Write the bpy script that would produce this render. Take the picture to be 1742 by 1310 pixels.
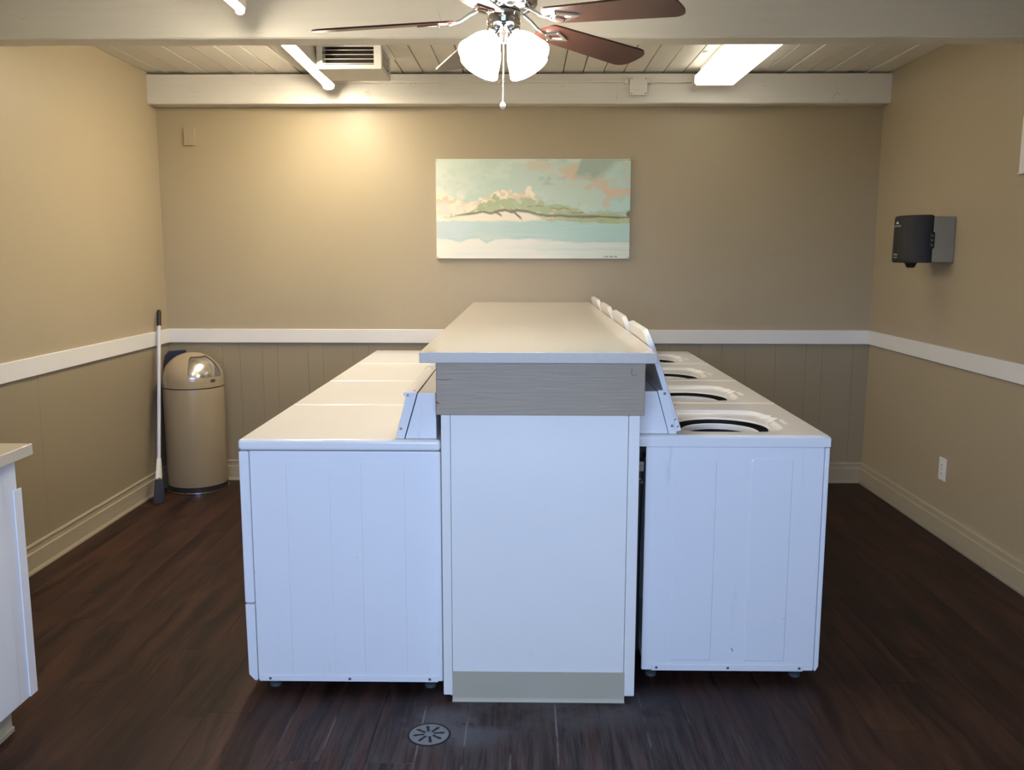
import bpy, bmesh, math, random
import numpy as np
from mathutils import Vector, Matrix, noise

for o in list(bpy.data.objects):
    bpy.data.objects.remove(o, do_unlink=True)
SC = bpy.context.scene
COL = SC.collection
random.seed(7)
PI = math.pi

# ------------------------------------------------------------------ camera, world, exposure
H = 1.5397
cam_d = bpy.data.cameras.new('camera')
cam_d.sensor_width = 36.0
cam_d.lens = 1510.0 / 1742.0 * 36.0
cam_d.clip_start = 0.05
cam = bpy.data.objects.new('camera', cam_d)
COL.objects.link(cam)
cam.matrix_world = (Matrix.Translation((0, 0, H)) @ Matrix.Rotation(0.0145, 4, 'Z')
                    @ Matrix.Rotation(PI / 2 - 0.1464, 4, 'X') @ Matrix.Rotation(0.0012, 4, 'Z'))
SC.camera = cam

TUBE_BACK = 150.0      # emission strengths of the lamps
TUBE_FRONT = 60.0
LENS = 3.4
SHADE = 46.0
DAY = 18.0
WARM = (1.0, 0.87, 0.67)

w = bpy.data.worlds.new('sky')
SC.world = w
w.use_nodes = True
wb = w.node_tree.nodes['Background']
wb.inputs[0].default_value = (0.46, 0.63, 1.0, 1)
wb.inputs[1].default_value = DAY
pl = bpy.data.lights.new('window_portal', 'AREA')      # guides sky sampling through the open window
pl.shape = 'RECTANGLE'; pl.size = 1.85; pl.size_y = 1.25
pl.cycles.is_portal = True
plo = bpy.data.objects.new('window_portal', pl)
COL.objects.link(plo)
plo.location = (-0.125, -0.47, 1.475)
plo.rotation_euler = (PI / 2, 0, 0)

SC.view_settings.view_transform = 'Standard'
SC.view_settings.look = 'None'
SC.view_settings.exposure = 0.0
SC.view_settings.gamma = 1.0
SC.view_settings.use_curve_mapping = False
try:
    SC.cycles.use_denoising = True
    SC.cycles.denoiser = 'OPENIMAGEDENOISE'
    SC.cycles.sample_clamp_indirect = 6.0
    SC.cycles.max_bounces = 10
    SC.cycles.diffuse_bounces = 6
except Exception:
    pass

# ------------------------------------------------------------------ material helpers
def srgb(r, g, b):
    f = lambda c: (c / 255 / 12.92) if c <= 10 else ((c / 255 + 0.055) / 1.055) ** 2.4
    return (f(r), f(g), f(b))

class NT:
    def __init__(self, name):
        self.m = bpy.data.materials.new(name)
        self.m.use_nodes = True
        self.t = self.m.node_tree
        self.b = self.t.nodes['Principled BSDF']
    def n(self, typ, props=None, **ins):
        nd = self.t.nodes.new('ShaderNode' + typ)
        for k, v in (props or {}).items():
            setattr(nd, k, v)
        for k, v in ins.items():
            key = int(k[1:]) if k[0] == 'i' and k[1:].isdigit() else k.replace('_', ' ')
            self.set(nd.inputs[key], v)
        return nd
    def set(self, sock, v):
        if isinstance(v, bpy.types.NodeSocket):
            self.t.links.new(v, sock)
        elif isinstance(v, bpy.types.Node):
            self.t.links.new(v.outputs[0], sock)
        else:
            if sock.type == 'RGBA' and len(v) == 3:
                v = (*v, 1)
            sock.default_value = v
    def mix(self, fac, a, b):
        nd = self.n('Mix', {'data_type': 'RGBA'})
        self.set(nd.inputs[0], fac); self.set(nd.inputs[6], a); self.set(nd.inputs[7], b)
        return nd.outputs[2]
    def math(self, op, a, b=0.0, clamp=False):
        nd = self.n('Math', {'operation': op, 'use_clamp': clamp})
        self.set(nd.inputs[0], a); self.set(nd.inputs[1], b)
        return nd.outputs[0]
    def ramp(self, fac, a, b):
        nd = self.n('MapRange', {'interpolation_type': 'SMOOTHSTEP'})
        self.set(nd.inputs[0], fac); nd.inputs[1].default_value = a; nd.inputs[2].default_value = b
        return nd.outputs[0]
    def pos(self):
        return self.n('NewGeometry').outputs['Position']
    def objc(self):
        return self.n('TexCoord').outputs['Object']
    def noise(self, vec, scale, detail=3.0, rough=0.55):
        nd = self.n('TexNoise')
        self.set(nd.inputs['Vector'], vec); nd.inputs['Scale'].default_value = scale
        nd.inputs['Detail'].default_value = detail; nd.inputs['Roughness'].default_value = rough
        return nd.outputs[0]
    def scale(self, vec, s):
        nd = self.n('Mapping'); self.set(nd.inputs[0], vec); nd.inputs[3].default_value = s
        return nd.outputs[0]
    def out(self, **ins):
        for k, v in ins.items():
            self.set(self.b.inputs[k.replace('_', ' ')], v)
        return self.m
    def bump(self, h, strength=0.2, dist=0.01):
        nd = self.n('Bump'); self.set(nd.inputs['Height'], h)
        nd.inputs['Strength'].default_value = strength; nd.inputs['Distance'].default_value = dist
        self.t.links.new(nd.outputs[0], self.b.inputs['Normal'])

def painted(name, col, rough=0.5, var=0.06, vs=3.0, bs=60.0, bstr=0.08, dirt=None, dirt_th=(0.62, 0.8), metal=0.0, vec='obj'):
    k = NT(name)
    v = k.objc() if vec == 'obj' else k.pos()
    a = tuple(c * (1 - var) for c in col); b = tuple(min(1, c * (1 + var)) for c in col)
    c = k.mix(k.noise(v, vs), a, b)
    if dirt:
        c = k.mix(k.math('MULTIPLY', k.ramp(k.noise(v, 9.0, 6.0, 0.7), *dirt_th), 0.55), c, dirt)
    if bstr:
        k.bump(k.noise(v, bs, 3.0), bstr, 0.004)
    return k.out(Base_Color=c, Roughness=rough, Metallic=metal)

def wall_paint(name, col):
    k = NT(name); v = k.pos()
    c = k.mix(k.noise(v, 1.3, 4), tuple(c * 0.96 for c in col), tuple(c * 1.04 for c in col))
    k.bump(k.noise(v, 130.0, 2.0), 0.16, 0.004)
    return k.out(Base_Color=c, Roughness=0.42)

def beam_paint(name, col):
    # old painted timber: faint lengthwise grain, flaking cracks, round knots telegraphing through
    k = NT(name); v = k.pos()
    g = k.noise(k.scale(v, (1.2, 30, 30)), 2.0, 4)
    c = k.mix(g, tuple(x * 0.93 for x in col), tuple(min(1, x * 1.04) for x in col))
    spots = k.ramp(k.noise(v, 22.0, 5.0, 0.75), 0.70, 0.76)
    c = k.mix(k.math('MULTIPLY', spots, 0.45), c, (0.20, 0.16, 0.11))
    vo = k.n('TexVoronoi', {'feature': 'DISTANCE_TO_EDGE'})
    k.set(vo.inputs['Vector'], k.scale(v, (3.0, 9.0, 5.0))); vo.inputs['Scale'].default_value = 1.4
    cr = k.ramp(vo.outputs['Distance'], 0.006, 0.0)
    cr = k.math('MULTIPLY', cr, k.ramp(k.noise(v, 4.0), 0.60, 0.66))
    c = k.mix(k.math('MULTIPLY', cr, 0.55), c, (0.14, 0.11, 0.08))
    k.bump(k.math('ADD', g, k.noise(v, 70, 2)), 0.12, 0.004)
    return k.out(Base_Color=c, Roughness=0.45)

def plank_floor(name):
    k = NT(name); p = k.pos()
    rnd = k.n('ObjectInfo').outputs['Random']
    off = k.n('CombineXYZ'); k.set(off.inputs[0], k.math('MULTIPLY', rnd, 37.0)); k.set(off.inputs[1], k.math('MULTIPLY', rnd, 91.0))
    va = k.n('VectorMath', {'operation': 'ADD'}); k.set(va.inputs[0], p); k.set(va.inputs[1], off)
    wob = k.n('CombineXYZ'); k.set(wob.inputs[0], k.math('MULTIPLY', k.noise(k.scale(va.outputs[0], (2.0, 1.8, 1)), 1.0, 2.0), 0.16))
    vb = k.n('VectorMath', {'operation': 'ADD'}); k.set(vb.inputs[0], va.outputs[0]); k.set(vb.inputs[1], wob)
    gv = k.scale(vb.outputs[0], (17, 0.9, 1))
    g = k.noise(gv, 1.0, 5.0, 0.6)
    fine = k.noise(k.scale(va.outputs[0], (150, 5, 1)), 1.0, 3.0)
    blot = k.noise(k.scale(va.outputs[0], (7, 1.6, 1)), 1.0, 3.0)
    c = k.mix(k.ramp(g, 0.36, 0.66), (0.012, 0.0060, 0.0047), (0.055, 0.0240, 0.0160))
    c = k.mix(k.math('MULTIPLY', k.ramp(blot, 0.5, 0.75), 0.6), c, (0.082, 0.035, 0.020))
    c = k.mix(k.math('MULTIPLY', rnd, 0.45), c, (0.027, 0.0145, 0.0115))
    c = k.mix(k.math('MULTIPLY', k.ramp(fine, 0.55, 0.75), 0.65), c, (0.010, 0.006, 0.005))
    # grey soap residue round the drain and along the island foot
    def blob(cx, cy, sx, sy, r0, r1):
        m = k.n('Mapping'); k.set(m.inputs[0], p); m.inputs[1].default_value = (-cx / sx, -cy / sy, 0); m.inputs[3].default_value = (1 / sx, 1 / sy, 0)
        l = k.n('VectorMath', {'operation': 'LENGTH'}); k.set(l.inputs[0], m.outputs[0])
        return k.ramp(l.outputs['Value'], r1, r0)
    s = k.math('MAXIMUM', blob(-0.22, 2.72, 0.27, 0.20, 0.25, 1.0), k.math('MULTIPLY', blob(0.08, 2.84, 0.62, 0.20, 0.3, 1.0), 0.55))
    s = k.math('MULTIPLY', s, k.ramp(k.noise(p, 7.0, 6.0, 0.75), 0.34, 0.60))
    film = k.math('MULTIPLY', blob(0.0, 2.5, 1.25, 0.60, 0.3, 1.0), k.ramp(k.noise(k.scale(va.outputs[0], (60, 3, 1)), 1.0, 4.0, 0.65), 0.35, 0.65))
    c = k.mix(k.math('MULTIPLY', s, 0.8), c, (0.150, 0.155, 0.165))
    c = k.mix(k.math('MULTIPLY', film, 0.55), c, (0.105, 0.088, 0.088))
    ob = k.n('SeparateXYZ'); k.set(ob.inputs[0], k.objc())
    ex = k.ramp(k.math('ABSOLUTE', ob.outputs[0]), 0.0702, 0.0722)
    ey = k.ramp(k.math('ABSOLUTE', ob.outputs[1]), 0.606, 0.6085)
    ed = k.math('MULTIPLY', k.math('MAXIMUM', ex, ey), k.ramp(k.noise(p, 5.0, 4.0), 0.47, 0.60))
    zone = k.math('MAXIMUM', blob(-0.05, 2.72, 0.95, 0.36, 0.35, 1.0), s)
    c = k.mix(k.math('MULTIPLY', k.math('MULTIPLY', ed, zone), 0.75), c, (0.26, 0.26, 0.27))
    k.bump(k.math('ADD', g, k.math('MULTIPLY', fine, 0.5)), 0.14, 0.003)
    ro = k.math('ADD', k.math('MULTIPLY', g, 0.15), k.math('ADD', 0.44, k.math('MULTIPLY', s, 0.2)))
    k.b.inputs['Specular IOR Level'].default_value = 0.18
    return k.out(Base_Color=c, Roughness=ro)

def quartz(name, col):
    k = NT(name); p = k.pos()
    c = k.mix(k.noise(p, 160.0, 2.0), tuple(x * 0.92 for x in col), tuple(min(1, x * 1.06) for x in col))
    vo = k.n('TexVoronoi'); k.set(vo.inputs['Vector'], p); vo.inputs['Scale'].default_value = 95.0
    sp = k.math('MULTIPLY', k.ramp(vo.outputs['Distance'], 0.20, 0.10), k.ramp(k.noise(p, 41.0, 2.0), 0.60, 0.66))
    c = k.mix(k.math('MULTIPLY', sp, 0.8), c, (0.09, 0.075, 0.055))
    return k.out(Base_Color=c, Roughness=0.13)

def emit(name, col, strength):
    k = NT(name)
    return k.out(Base_Color=(0.8, 0.8, 0.8), Emission_Color=col, Emission_Strength=strength, Roughness=0.4)

def enamel(name, col):
    # appliance enamel with faint scuffs and grime towards its own lower edge
    k = NT(name); p = k.pos()
    c = k.mix(k.noise(p, 1.4, 4), tuple(x * 0.96 for x in col), tuple(min(1, x * 1.03) for x in col))
    sc_ = k.math('MULTIPLY', k.ramp(k.noise(k.scale(p, (9, 9, 1.3)), 1.6, 6.0, 0.7), 0.60, 0.78), 0.30)
    c = k.mix(sc_, c, (0.42, 0.38, 0.33))
    dk = k.math('MULTIPLY', k.ramp(k.noise(p, 55.0, 2.0), 0.76, 0.80), 0.5)
    c = k.mix(dk, c, (0.25, 0.20, 0.16))
    k.bump(k.noise(p, 320.0, 2.0), 0.05, 0.002)
    return k.out(Base_Color=c, Roughness=0.22)

M = {}
M['wall'] = wall_paint('khaki_wall_paint', (0.380, 0.314, 0.207))
M['wall_low'] = wall_paint('khaki_wall_paint_dimmed', (0.29, 0.236, 0.152))  # wall paint darkened, mostly for the weaker light below the rail
M['base'] = painted('baseboard_paint', (0.40, 0.34, 0.235), 0.35, 0.05, vec='pos', dirt=(0.25, 0.2, 0.14))
M['rail'] = painted('rail_paint', (0.74, 0.72, 0.68), 0.38, 0.03, vec='pos')
M['beam'] = beam_paint('old_beam_paint', (0.73, 0.70, 0.63))
M['ceil'] = painted('ceiling_paint', (0.78, 0.74, 0.65), 0.45, 0.07, vs=2.0, vec='pos', bs=90)
M['floor'] = plank_floor('dark_wood_planks')
M['subfloor'] = painted('subfloor', (0.02, 0.016, 0.015), 0.8, 0.2, vec='pos')
M['enamel'] = enamel('white_enamel', (0.80, 0.80, 0.80))
M['enamel2'] = painted('white_enamel_glossy', (0.80, 0.79, 0.77), 0.17, 0.02, bstr=0.02)
M['quartz'] = quartz('cream_quartz', (0.68, 0.625, 0.55))
M['quartz2'] = quartz('tan_laminate', (0.60, 0.53, 0.41))
M['ped'] = painted('white_panel_paint', (0.80, 0.775, 0.72), 0.34, 0.03, vec='pos', bs=45, bstr=0.06, dirt=(0.5, 0.45, 0.4), dirt_th=(0.66, 0.85))
M['apron'] = NT('grey_apron_paint')
def _apron(k):
    p = k.pos(); g = k.noise(k.scale(p, (2.5, 2.5, 60)), 2.2, 5.0, 0.65)
    c = k.mix(g, (0.30, 0.230, 0.150), (0.40, 0.312, 0.208))
    sp = k.ramp(k.noise(p, 26.0, 4.0, 0.7), 0.70, 0.78)
    c = k.mix(k.math('MULTIPLY', sp, 0.6), c, (0.14, 0.125, 0.11))
    k.bump(g, 0.25, 0.003)
    return k.out(Base_Color=c, Roughness=0.42)
M['apron'] = _apron(M['apron'])
M['cab'] = painted('cabinet_laminate', (0.84, 0.84, 0.85), 0.3, 0.02, vec='pos', bstr=0.03, dirt=(0.45, 0.42, 0.4), dirt_th=(0.68, 0.85))
M['kick'] = painted('beige_kickplate', (0.45, 0.40, 0.30), 0.42, 0.08, vec='pos', dirt=(0.22, 0.2, 0.16), dirt_th=(0.58, 0.8))
M['chrome'] = painted('chrome', (0.80, 0.80, 0.82), 0.08, 0.02, metal=1.0, bstr=0.0)
M['steel'] = painted('brushed_steel', (0.62, 0.60, 0.56), 0.22, 0.04, metal=1.0, bs=120, bstr=0.05)
M['screw'] = painted('screw_metal', (0.30, 0.29, 0.29), 0.35, 0.1, metal=0.9, bstr=0.0)
M['blade'] = NT('cherry_blade')
def _blade(k):
    v = k.objc(); g = k.noise(k.scale(v, (3, 18, 18)), 2.0, 5.0)
    c = k.mix(g, (0.036, 0.012, 0.009), (0.066, 0.022, 0.016))
    k.bump(g, 0.05, 0.002)
    return k.out(Base_Color=c, Roughness=0.35)
M['blade'] = _blade(M['blade'])
M['shade'] = emit('lit_frosted_glass', (1.0, 0.92, 0.78), SHADE)
M['tubeb'] = emit('lit_tube', WARM, TUBE_BACK)
M['tubef'] = emit('lit_tube_near', WARM, TUBE_FRONT)
M['lens'] = emit('lit_acrylic_lens', (1.0, 0.95, 0.84), LENS)
M['white'] = painted('white_plastic', (0.80, 0.79, 0.77), 0.35, 0.02, bstr=0.02)
M['fixt'] = painted('white_fixture_metal', (0.80, 0.78, 0.73), 0.35, 0.03, bstr=0.02)
M['black'] = painted('black_plastic', (0.008, 0.007, 0.007), 0.62, 0.1, bs=200, bstr=0.03)
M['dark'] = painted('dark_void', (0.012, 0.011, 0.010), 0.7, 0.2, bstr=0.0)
M['grey'] = painted('grey_plastic', (0.27, 0.255, 0.215), 0.5, 0.04, bs=200, bstr=0.04)
M['foot'] = painted('dark_rubber_foot', (0.06, 0.06, 0.062), 0.6, 0.2)
M['can'] = painted('tan_can_enamel', (0.345, 0.270, 0.168), 0.22, 0.03, bstr=0.03)
M['navy'] = painted('navy_plastic', (0.012, 0.018, 0.045), 0.45, 0.1)
M['bristle'] = painted('bristle_fibre', (0.022, 0.026, 0.045), 0.8, 0.4, vs=60, bs=200, bstr=0.5)
M['pole'] = painted('lilac_white_pole', (0.58, 0.58, 0.64), 0.3, 0.02, bstr=0.0)
M['ferrule'] = painted('white_ferrule', (0.72, 0.69, 0.62), 0.4, 0.03)
M['vent_in'] = painted('dark_vent_inside', (0.035, 0.025, 0.02), 0.9, 0.5, vs=40)  # dark colour stands in for the shade between the louvres
M['plate'] = painted('outlet_plate', (0.76, 0.74, 0.70), 0.3, 0.01, bstr=0.0)
M['ink'] = painted('white_print', (0.75, 0.75, 0.75), 0.5, 0.0, bstr=0.0)
M['drain'] = painted('worn_drain_metal', (0.23, 0.23, 0.235), 0.5, 0.25, vs=30, metal=0.25)
M['outdoor_ground'] = painted('dark_ground', (0.06, 0.07, 0.04), 0.8, 0.08, vec='pos')  # unseen ground darkened to cut the daylight it bounces indoors
M['scuff'] = painted('scuff', (0.14, 0.11, 0.09), 0.7, 0.2, bstr=0.0)
M['redchip'] = painted('bare_wood_chip', (0.16, 0.07, 0.035), 0.7, 0.2, bstr=0.0)

# ------------------------------------------------------------------ mesh helpers (all shapes in world coordinates)
BASE = {}
def bx(bm, x0, x1, y0, y1, z0, z1, bev=0.0, seg=1):
    g = bmesh.ops.create_cube(bm, size=1.0)
    vs = g['verts']
    bmesh.ops.scale(bm, vec=(x1 - x0, y1 - y0, z1 - z0), verts=vs)
    bmesh.ops.translate(bm, vec=((x0 + x1) / 2, (y0 + y1) / 2, (z0 + z1) / 2), verts=vs)
    if bev > 0:
        es = list({e for v in vs for e in v.link_edges})
        bmesh.ops.bevel(bm, geom=es, offset=bev, segments=seg, profile=0.5, affect='EDGES')
    return bm

def loops(bm, rings, close=True, cap0=False, cap1=False):
    vr = [[bm.verts.new(p) for p in r] for r in rings]
    n = len(vr[0])
    for a, b in zip(vr, vr[1:]):
        for i in range(n if close else n - 1):
            j = (i + 1) % n
            try: bm.faces.new((a[i], a[j], b[j], b[i]))
            except ValueError: pass
    if cap0: bm.faces.new(vr[0][::-1])
    if cap1: bm.faces.new(vr[-1])
    return bm

def lathe(bm, prof, c=(0, 0, 0), n=32, axis=None, cap0=False, cap1=False):
    """prof = [(radius, height)], revolved about the axis direction through c"""
    ax = Vector(axis or (0, 0, 1)).normalized()
    up = Vector((0, 0, 1)) if abs(ax.z) < 0.9 else Vector((1, 0, 0))
    u = ax.cross(up).normalized(); v = ax.cross(u)
    c = Vector(c)
    rings = [[c + ax * h + (u * math.cos(2 * PI * i / n) + v * math.sin(2 * PI * i / n)) * r for i in range(n)] for r, h in prof]
    return loops(bm, rings, True, cap0, cap1)

def tube(bm, pts, r, n=12, cap=True):
    pts = [Vector(p) for p in pts]
    rr = r if isinstance(r, (list, tuple)) else [r] * len(pts)
    rings = []
    for i, p in enumerate(pts):
        d = (pts[min(i + 1, len(pts) - 1)] - pts[max(i - 1, 0)]).normalized()
        up = Vector((0, 0, 1)) if abs(d.z) < 0.9 else Vector((1, 0, 0))
        u = d.cross(up).normalized(); v = d.cross(u)
        rings.append([p + (u * math.cos(2 * PI * k / n) + v * math.sin(2 * PI * k / n)) * rr[i] for k in range(n)])
    return loops(bm, rings, True, cap, cap)

def prism(bm, poly, a0, a1, plane='xz', bev=0.0):
    """extrude a polygon given in a plane along the remaining axis"""
    def P(p, a):
        return {'xz': (p[0], a, p[1]), 'yz': (a, p[0], p[1]), 'xy': (p[0], p[1], a)}[plane]
    va = [bm.verts.new(P(p, a0)) for p in poly]; vb = [bm.verts.new(P(p, a1)) for p in poly]
    n = len(poly); fs = [bm.faces.new(va), bm.faces.new(vb[::-1])]
    for i in range(n):
        j = (i + 1) % n
        fs.append(bm.faces.new((va[i], vb[i], vb[j], va[j])))
    if bev > 0:
        es = list({e for f in fs for e in f.edges})
        bmesh.ops.bevel(bm, geom=es, offset=bev, segments=2, profile=0.5, affect='EDGES')
    return bm

def obj(name, bm, m, parent=None, smooth=False, kind=None, angle=40, wn=False):
    bmesh.ops.recalc_face_normals(bm, faces=bm.faces[:])
    vs = [v.co for v in bm.verts]
    lo = Vector((min(v.x for v in vs), min(v.y for v in vs), min(v.z for v in vs)))
    hi = Vector((max(v.x for v in vs), max(v.y for v in vs), max(v.z for v in vs)))
    c = Vector(((lo.x + hi.x) / 2, (lo.y + hi.y) / 2, lo.z))
    bmesh.ops.translate(bm, vec=-c, verts=bm.verts[:])
    me = bpy.data.meshes.new(name)
    bm.to_mesh(me); bm.free()
    me.materials.append(M[m] if isinstance(m, str) else m)
    if smooth:
        me.polygons.foreach_set('use_smooth', [True] * len(me.polygons))
        try: me.set_sharp_from_angle(angle=math.radians(angle))
        except Exception: pass
    o = bpy.data.objects.new(name, me)
    COL.objects.link(o)
    if smooth and wn:
        md = o.modifiers.new('weighted', 'WEIGHTED_NORMAL'); md.keep_sharp = True; md.weight = 80
    BASE[o.name] = c
    if parent is not None:
        o.parent = parent; o.location = c - BASE[parent.name]
    else:
        o.location = c
    if kind: o['kind'] = kind
    return o

def B(): return bmesh.new()
def box(name, m, parent, x0, x1, y0, y1, z0, z1, bev=0.0, seg=1, kind=None, smooth=False):
    return obj(name, bx(B(), x0, x1, y0, y1, z0, z1, bev, seg), m, parent, smooth, kind, 60, True)

def tag(o, label, cat, group=None):
    o['label'] = label; o['category'] = cat
    if group: o['group'] = group
    return o

def thing(name, loc, label, cat, group=None):
    o = bpy.data.objects.new(name, None)
    o.empty_display_size = 0.1
    COL.objects.link(o); o.location = loc; BASE[o.name] = Vector(loc)
    return tag(o, label, cat, group)

def dup(root, dloc, label):
    r = root.copy(); COL.objects.link(r); r.location = root.location + Vector(dloc); r['label'] = label
    for ch in list(root.children):
        c = ch.copy(); COL.objects.link(c); c.parent = r
        for g in list(ch.children):
            d = g.copy(); COL.objects.link(d); d.parent = c
    return r

def screw(parent, x, y, z, axis, r=0.0042):
    return obj('screw', lathe(B(), [(r, 0), (r, 0.0015), (r * 0.6, 0.003)], (x, y, z), 10, axis, True, True), 'screw', parent)

# ------------------------------------------------------------------ room shell
XL, XR, YB, YF, ZC = -2.404, 2.295, 5.932, -0.45, 2.675
DX0, DX1, DB, DZ = -1.05, 0.80, 0.85, 2.1      # unseen opening added behind the viewer, shaped as a window for daylight
box('wall_left', 'wall', None, XL - 0.12, XL, YF, YB + 0.12, 0.0, ZC + 0.1, kind='structure')
box('wall_right', 'wall', None, XR, XR + 0.12, YF, YB + 0.12, 0.0, ZC + 0.1, kind='structure')
bm = bx(B(), XL, XR, YB, YB + 0.12, 0.95, ZC + 0.1)
bx(bm, XL, XR, YB + 0.010, YB + 0.12, 0.0, 0.95)
wback = obj('wall_back', bm, 'wall', None, kind='structure')
bm = bx(B(), XL - 0.12, DX0, YF - 0.12, YF, 0, ZC + 0.1)
bx(bm, DX1, XR + 0.12, YF - 0.12, YF, 0, ZC + 0.1)
bx(bm, DX0, DX1, YF - 0.12, YF, DZ, ZC + 0.1)
bx(bm, DX0, DX1, YF - 0.12, YF, 0, DB)
obj('wall_front', bm, 'wall', None, kind='structure')
bm = bx(B(), DX0 - 0.08, DX0, YF - 0.13, YF + 0.015, DB - 0.08, DZ + 0.08, 0.004)
bx(bm, DX1, DX1 + 0.08, YF - 0.13, YF + 0.015, DB - 0.08, DZ + 0.08, 0.004)
bx(bm, DX0, DX1, YF - 0.13, YF + 0.015, DZ, DZ + 0.08, 0.004)
bx(bm, DX0, DX1, YF - 0.13, YF + 0.03, DB - 0.04, DB, 0.004)
obj('window_1', bm, 'rail', None, kind='structure')
box('ground', 'outdoor_ground', None, -60, 60, -90, YF - 0.13, -0.06, -0.015, kind='structure')  # unseen ground, extended far out to block sky light from below the horizon

# wainscot boards on the back wall, below the chair rail
edges = [XL, -2.183, -2.043, -1.923, -1.771, -1.667, -1.461, -1.359, -1.16, -1.05, -0.90, -0.70, -0.59, -0.42, -0.28, 0.38, 0.55, 0.66, 0.86, 0.97, 1.17, 1.32, 1.476, 1.679, 1.881, 1.989, 2.193, XR]
for a, b in zip(edges, edges[1:]):
    box('wainscot_board', 'wall_low', wback, a + 0.0004, b - 0.0004, YB, YB + 0.0098, 0.10, 0.96, 0.0011)
wl = bpy.data.objects['wall_left']
ys = [YB - 0.001, 5.52, 4.30, 3.08, 1.86, 0.64, -0.58, YF]
for a, b in zip(ys, ys[1:]):
    box('wall_panel', 'wall_low', wl, XL - 0.001, XL + 0.002, b + 0.0006, a - 0.0006, 0.10, 0.96, 0.0010)

# chair rails (trim 1-3)
def rail(name, x0, x1, y0, y1):
    return box(name, 'rail', None, x0, x1, y0, y1, 0.949, 1.041, 0.0025, 1, kind='structure')
rail('trim_1', XL + 0.018, XR - 0.018, YB - 0.018, YB)
rail('trim_2', XL, XL + 0.018, YF, YB)
rail('trim_3', XR - 0.018, XR, YF, YB)
# baseboards: moulded profile
PROF = [(0, 0.0), (0.022, 0.0), (0.022, 0.008), (0.016, 0.022), (0.015, 0.06), (0.016, 0.099), (0.009, 0.102), (0.009, 0.128), (0.014, 0.132), (0.012, 0.139), (0, 0.141)]
obj('baseboard_back', prism(B(), [(YB + 0.009 - d - 0.009, z) for d, z in PROF], XL, XR, 'yz'), 'base', None, kind='structure')
obj('baseboard_left', prism(B(), [(XL + 0.004 + d, z) for d, z in PROF], YF, YB, 'xz'), 'base', None, kind='structure')
obj('baseboard_right', prism(B(), [(XR - d, z) for d, z in PROF], YF, YB, 'xz'), 'base', None, kind='structure')

# floor: planks of vinyl wood running away from the camera
fl = box('floor', 'subfloor', None, XL - 0.12, XR + 0.12, YF - 0.13, YB + 0.12, -0.08, -0.007, kind='structure')
PW, PL = 0.1475, 1.22
rng = random.Random(3)
cache = {}
nx = int((XR - XL) / PW) + 1
for i in range(nx):
    x0 = XL + 0.004 + i * PW; x1 = min(x0 + PW, XR)
    if x1 - x0 < 0.02: continue
    y = YF - 0.12 - rng.random() * PL
    while y < YB:
        a, b = max(y, YF - 0.12), min(y + PL, YB)
        y += PL
        if b - a < 0.04: continue
        key = (round(x1 - x0, 4), round(b - a, 4))
        if key in cache:
            o = bpy.data.objects.new('plank', cache[key]); COL.objects.link(o)
            o.parent = fl; o.location = Vector(((x0 + x1) / 2, (a + b) / 2, -0.0069)) - BASE['floor']
        else:
            o = box('plank', 'floor', fl, x0 + 0.0003, x1 - 0.0003, a + 0.0003, b - 0.0003, -0.0069, 0.0, 0.0004)
            cache[key] = o.data

# ceiling boards
ce = box('ceiling', 'dark', None, XL - 0.12, XR + 0.12, YF - 0.12, YB + 0.12, ZC + 0.02, ZC + 0.1, kind='structure')
jx = [XL, -2.30, -2.158, -2.012, -1.861, -1.721, -1.576, -1.43, -1.257, -1.13, -1.03, -0.90, -0.779, -0.652, -0.525, -0.395, -0.27, -0.10, 0.072, 0.236, 0.362, 0.492, 0.619, 0.743, 0.869, 0.994, 1.12, 1.245, 1.375, 1.502, 1.636, 1.765, 1.891, 2.02, 2.149, XR]
for a, b in zip(jx, jx[1:]):
    dz = rng.choice((0, 0, 0.0025, 0.005))
    box('ceiling_board', 'ceil', ce, a + 0.0030, b - 0.0030, YF, YB, ZC + dz, ZC + 0.0199, 0.0025)

# beams
def beam(name, y0, y1, z0, z1, x0=XL, x1=XR):
    bm = B()
    n = 40
    rings = []
    for i in range(n + 1):
        x = x0 + (x1 - x0) * i / n
        a = 0.004 * noise.noise(Vector((x * 1.7, y0, 0))); b = 0.0035 * noise.noise(Vector((x * 2.3, y0, 5)))
        c = 0.006
        rings.append([(x, y0 + a, z1), (x, y1, z1), (x, y1, z0 + b), (x, y0 + c + a, z0 + b), (x, y0 + a, z0 + c + b)])
    loops(bm, rings, True, True, True)
    return obj(name, bm, 'beam', None, kind='structure')
beam('trim_4', 4.088, 4.218, 2.481, ZC)
b5 = beam('trim_5', 5.812, YB, 2.481, 2.662)
# flaking knots on the beams
for bmn, spots in (('trim_5', [(-0.715, 2.595), (-0.545, 2.575), (0.23, 2.60), (-1.0, 2.545), (1.50, 2.60), (1.06, 2.57)]),):
    par = bpy.data.objects[bmn]
    for (x, z) in spots:
        r = 0.016
        obj('knot', lathe(B(), [(r * 0.80, 0), (r * 0.88, 0.0022), (r, 0.0028), (r * 1.08, 0)], (x, 5.8125, z), 18, (0, -1, 0)), 'beam', par, True)

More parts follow.
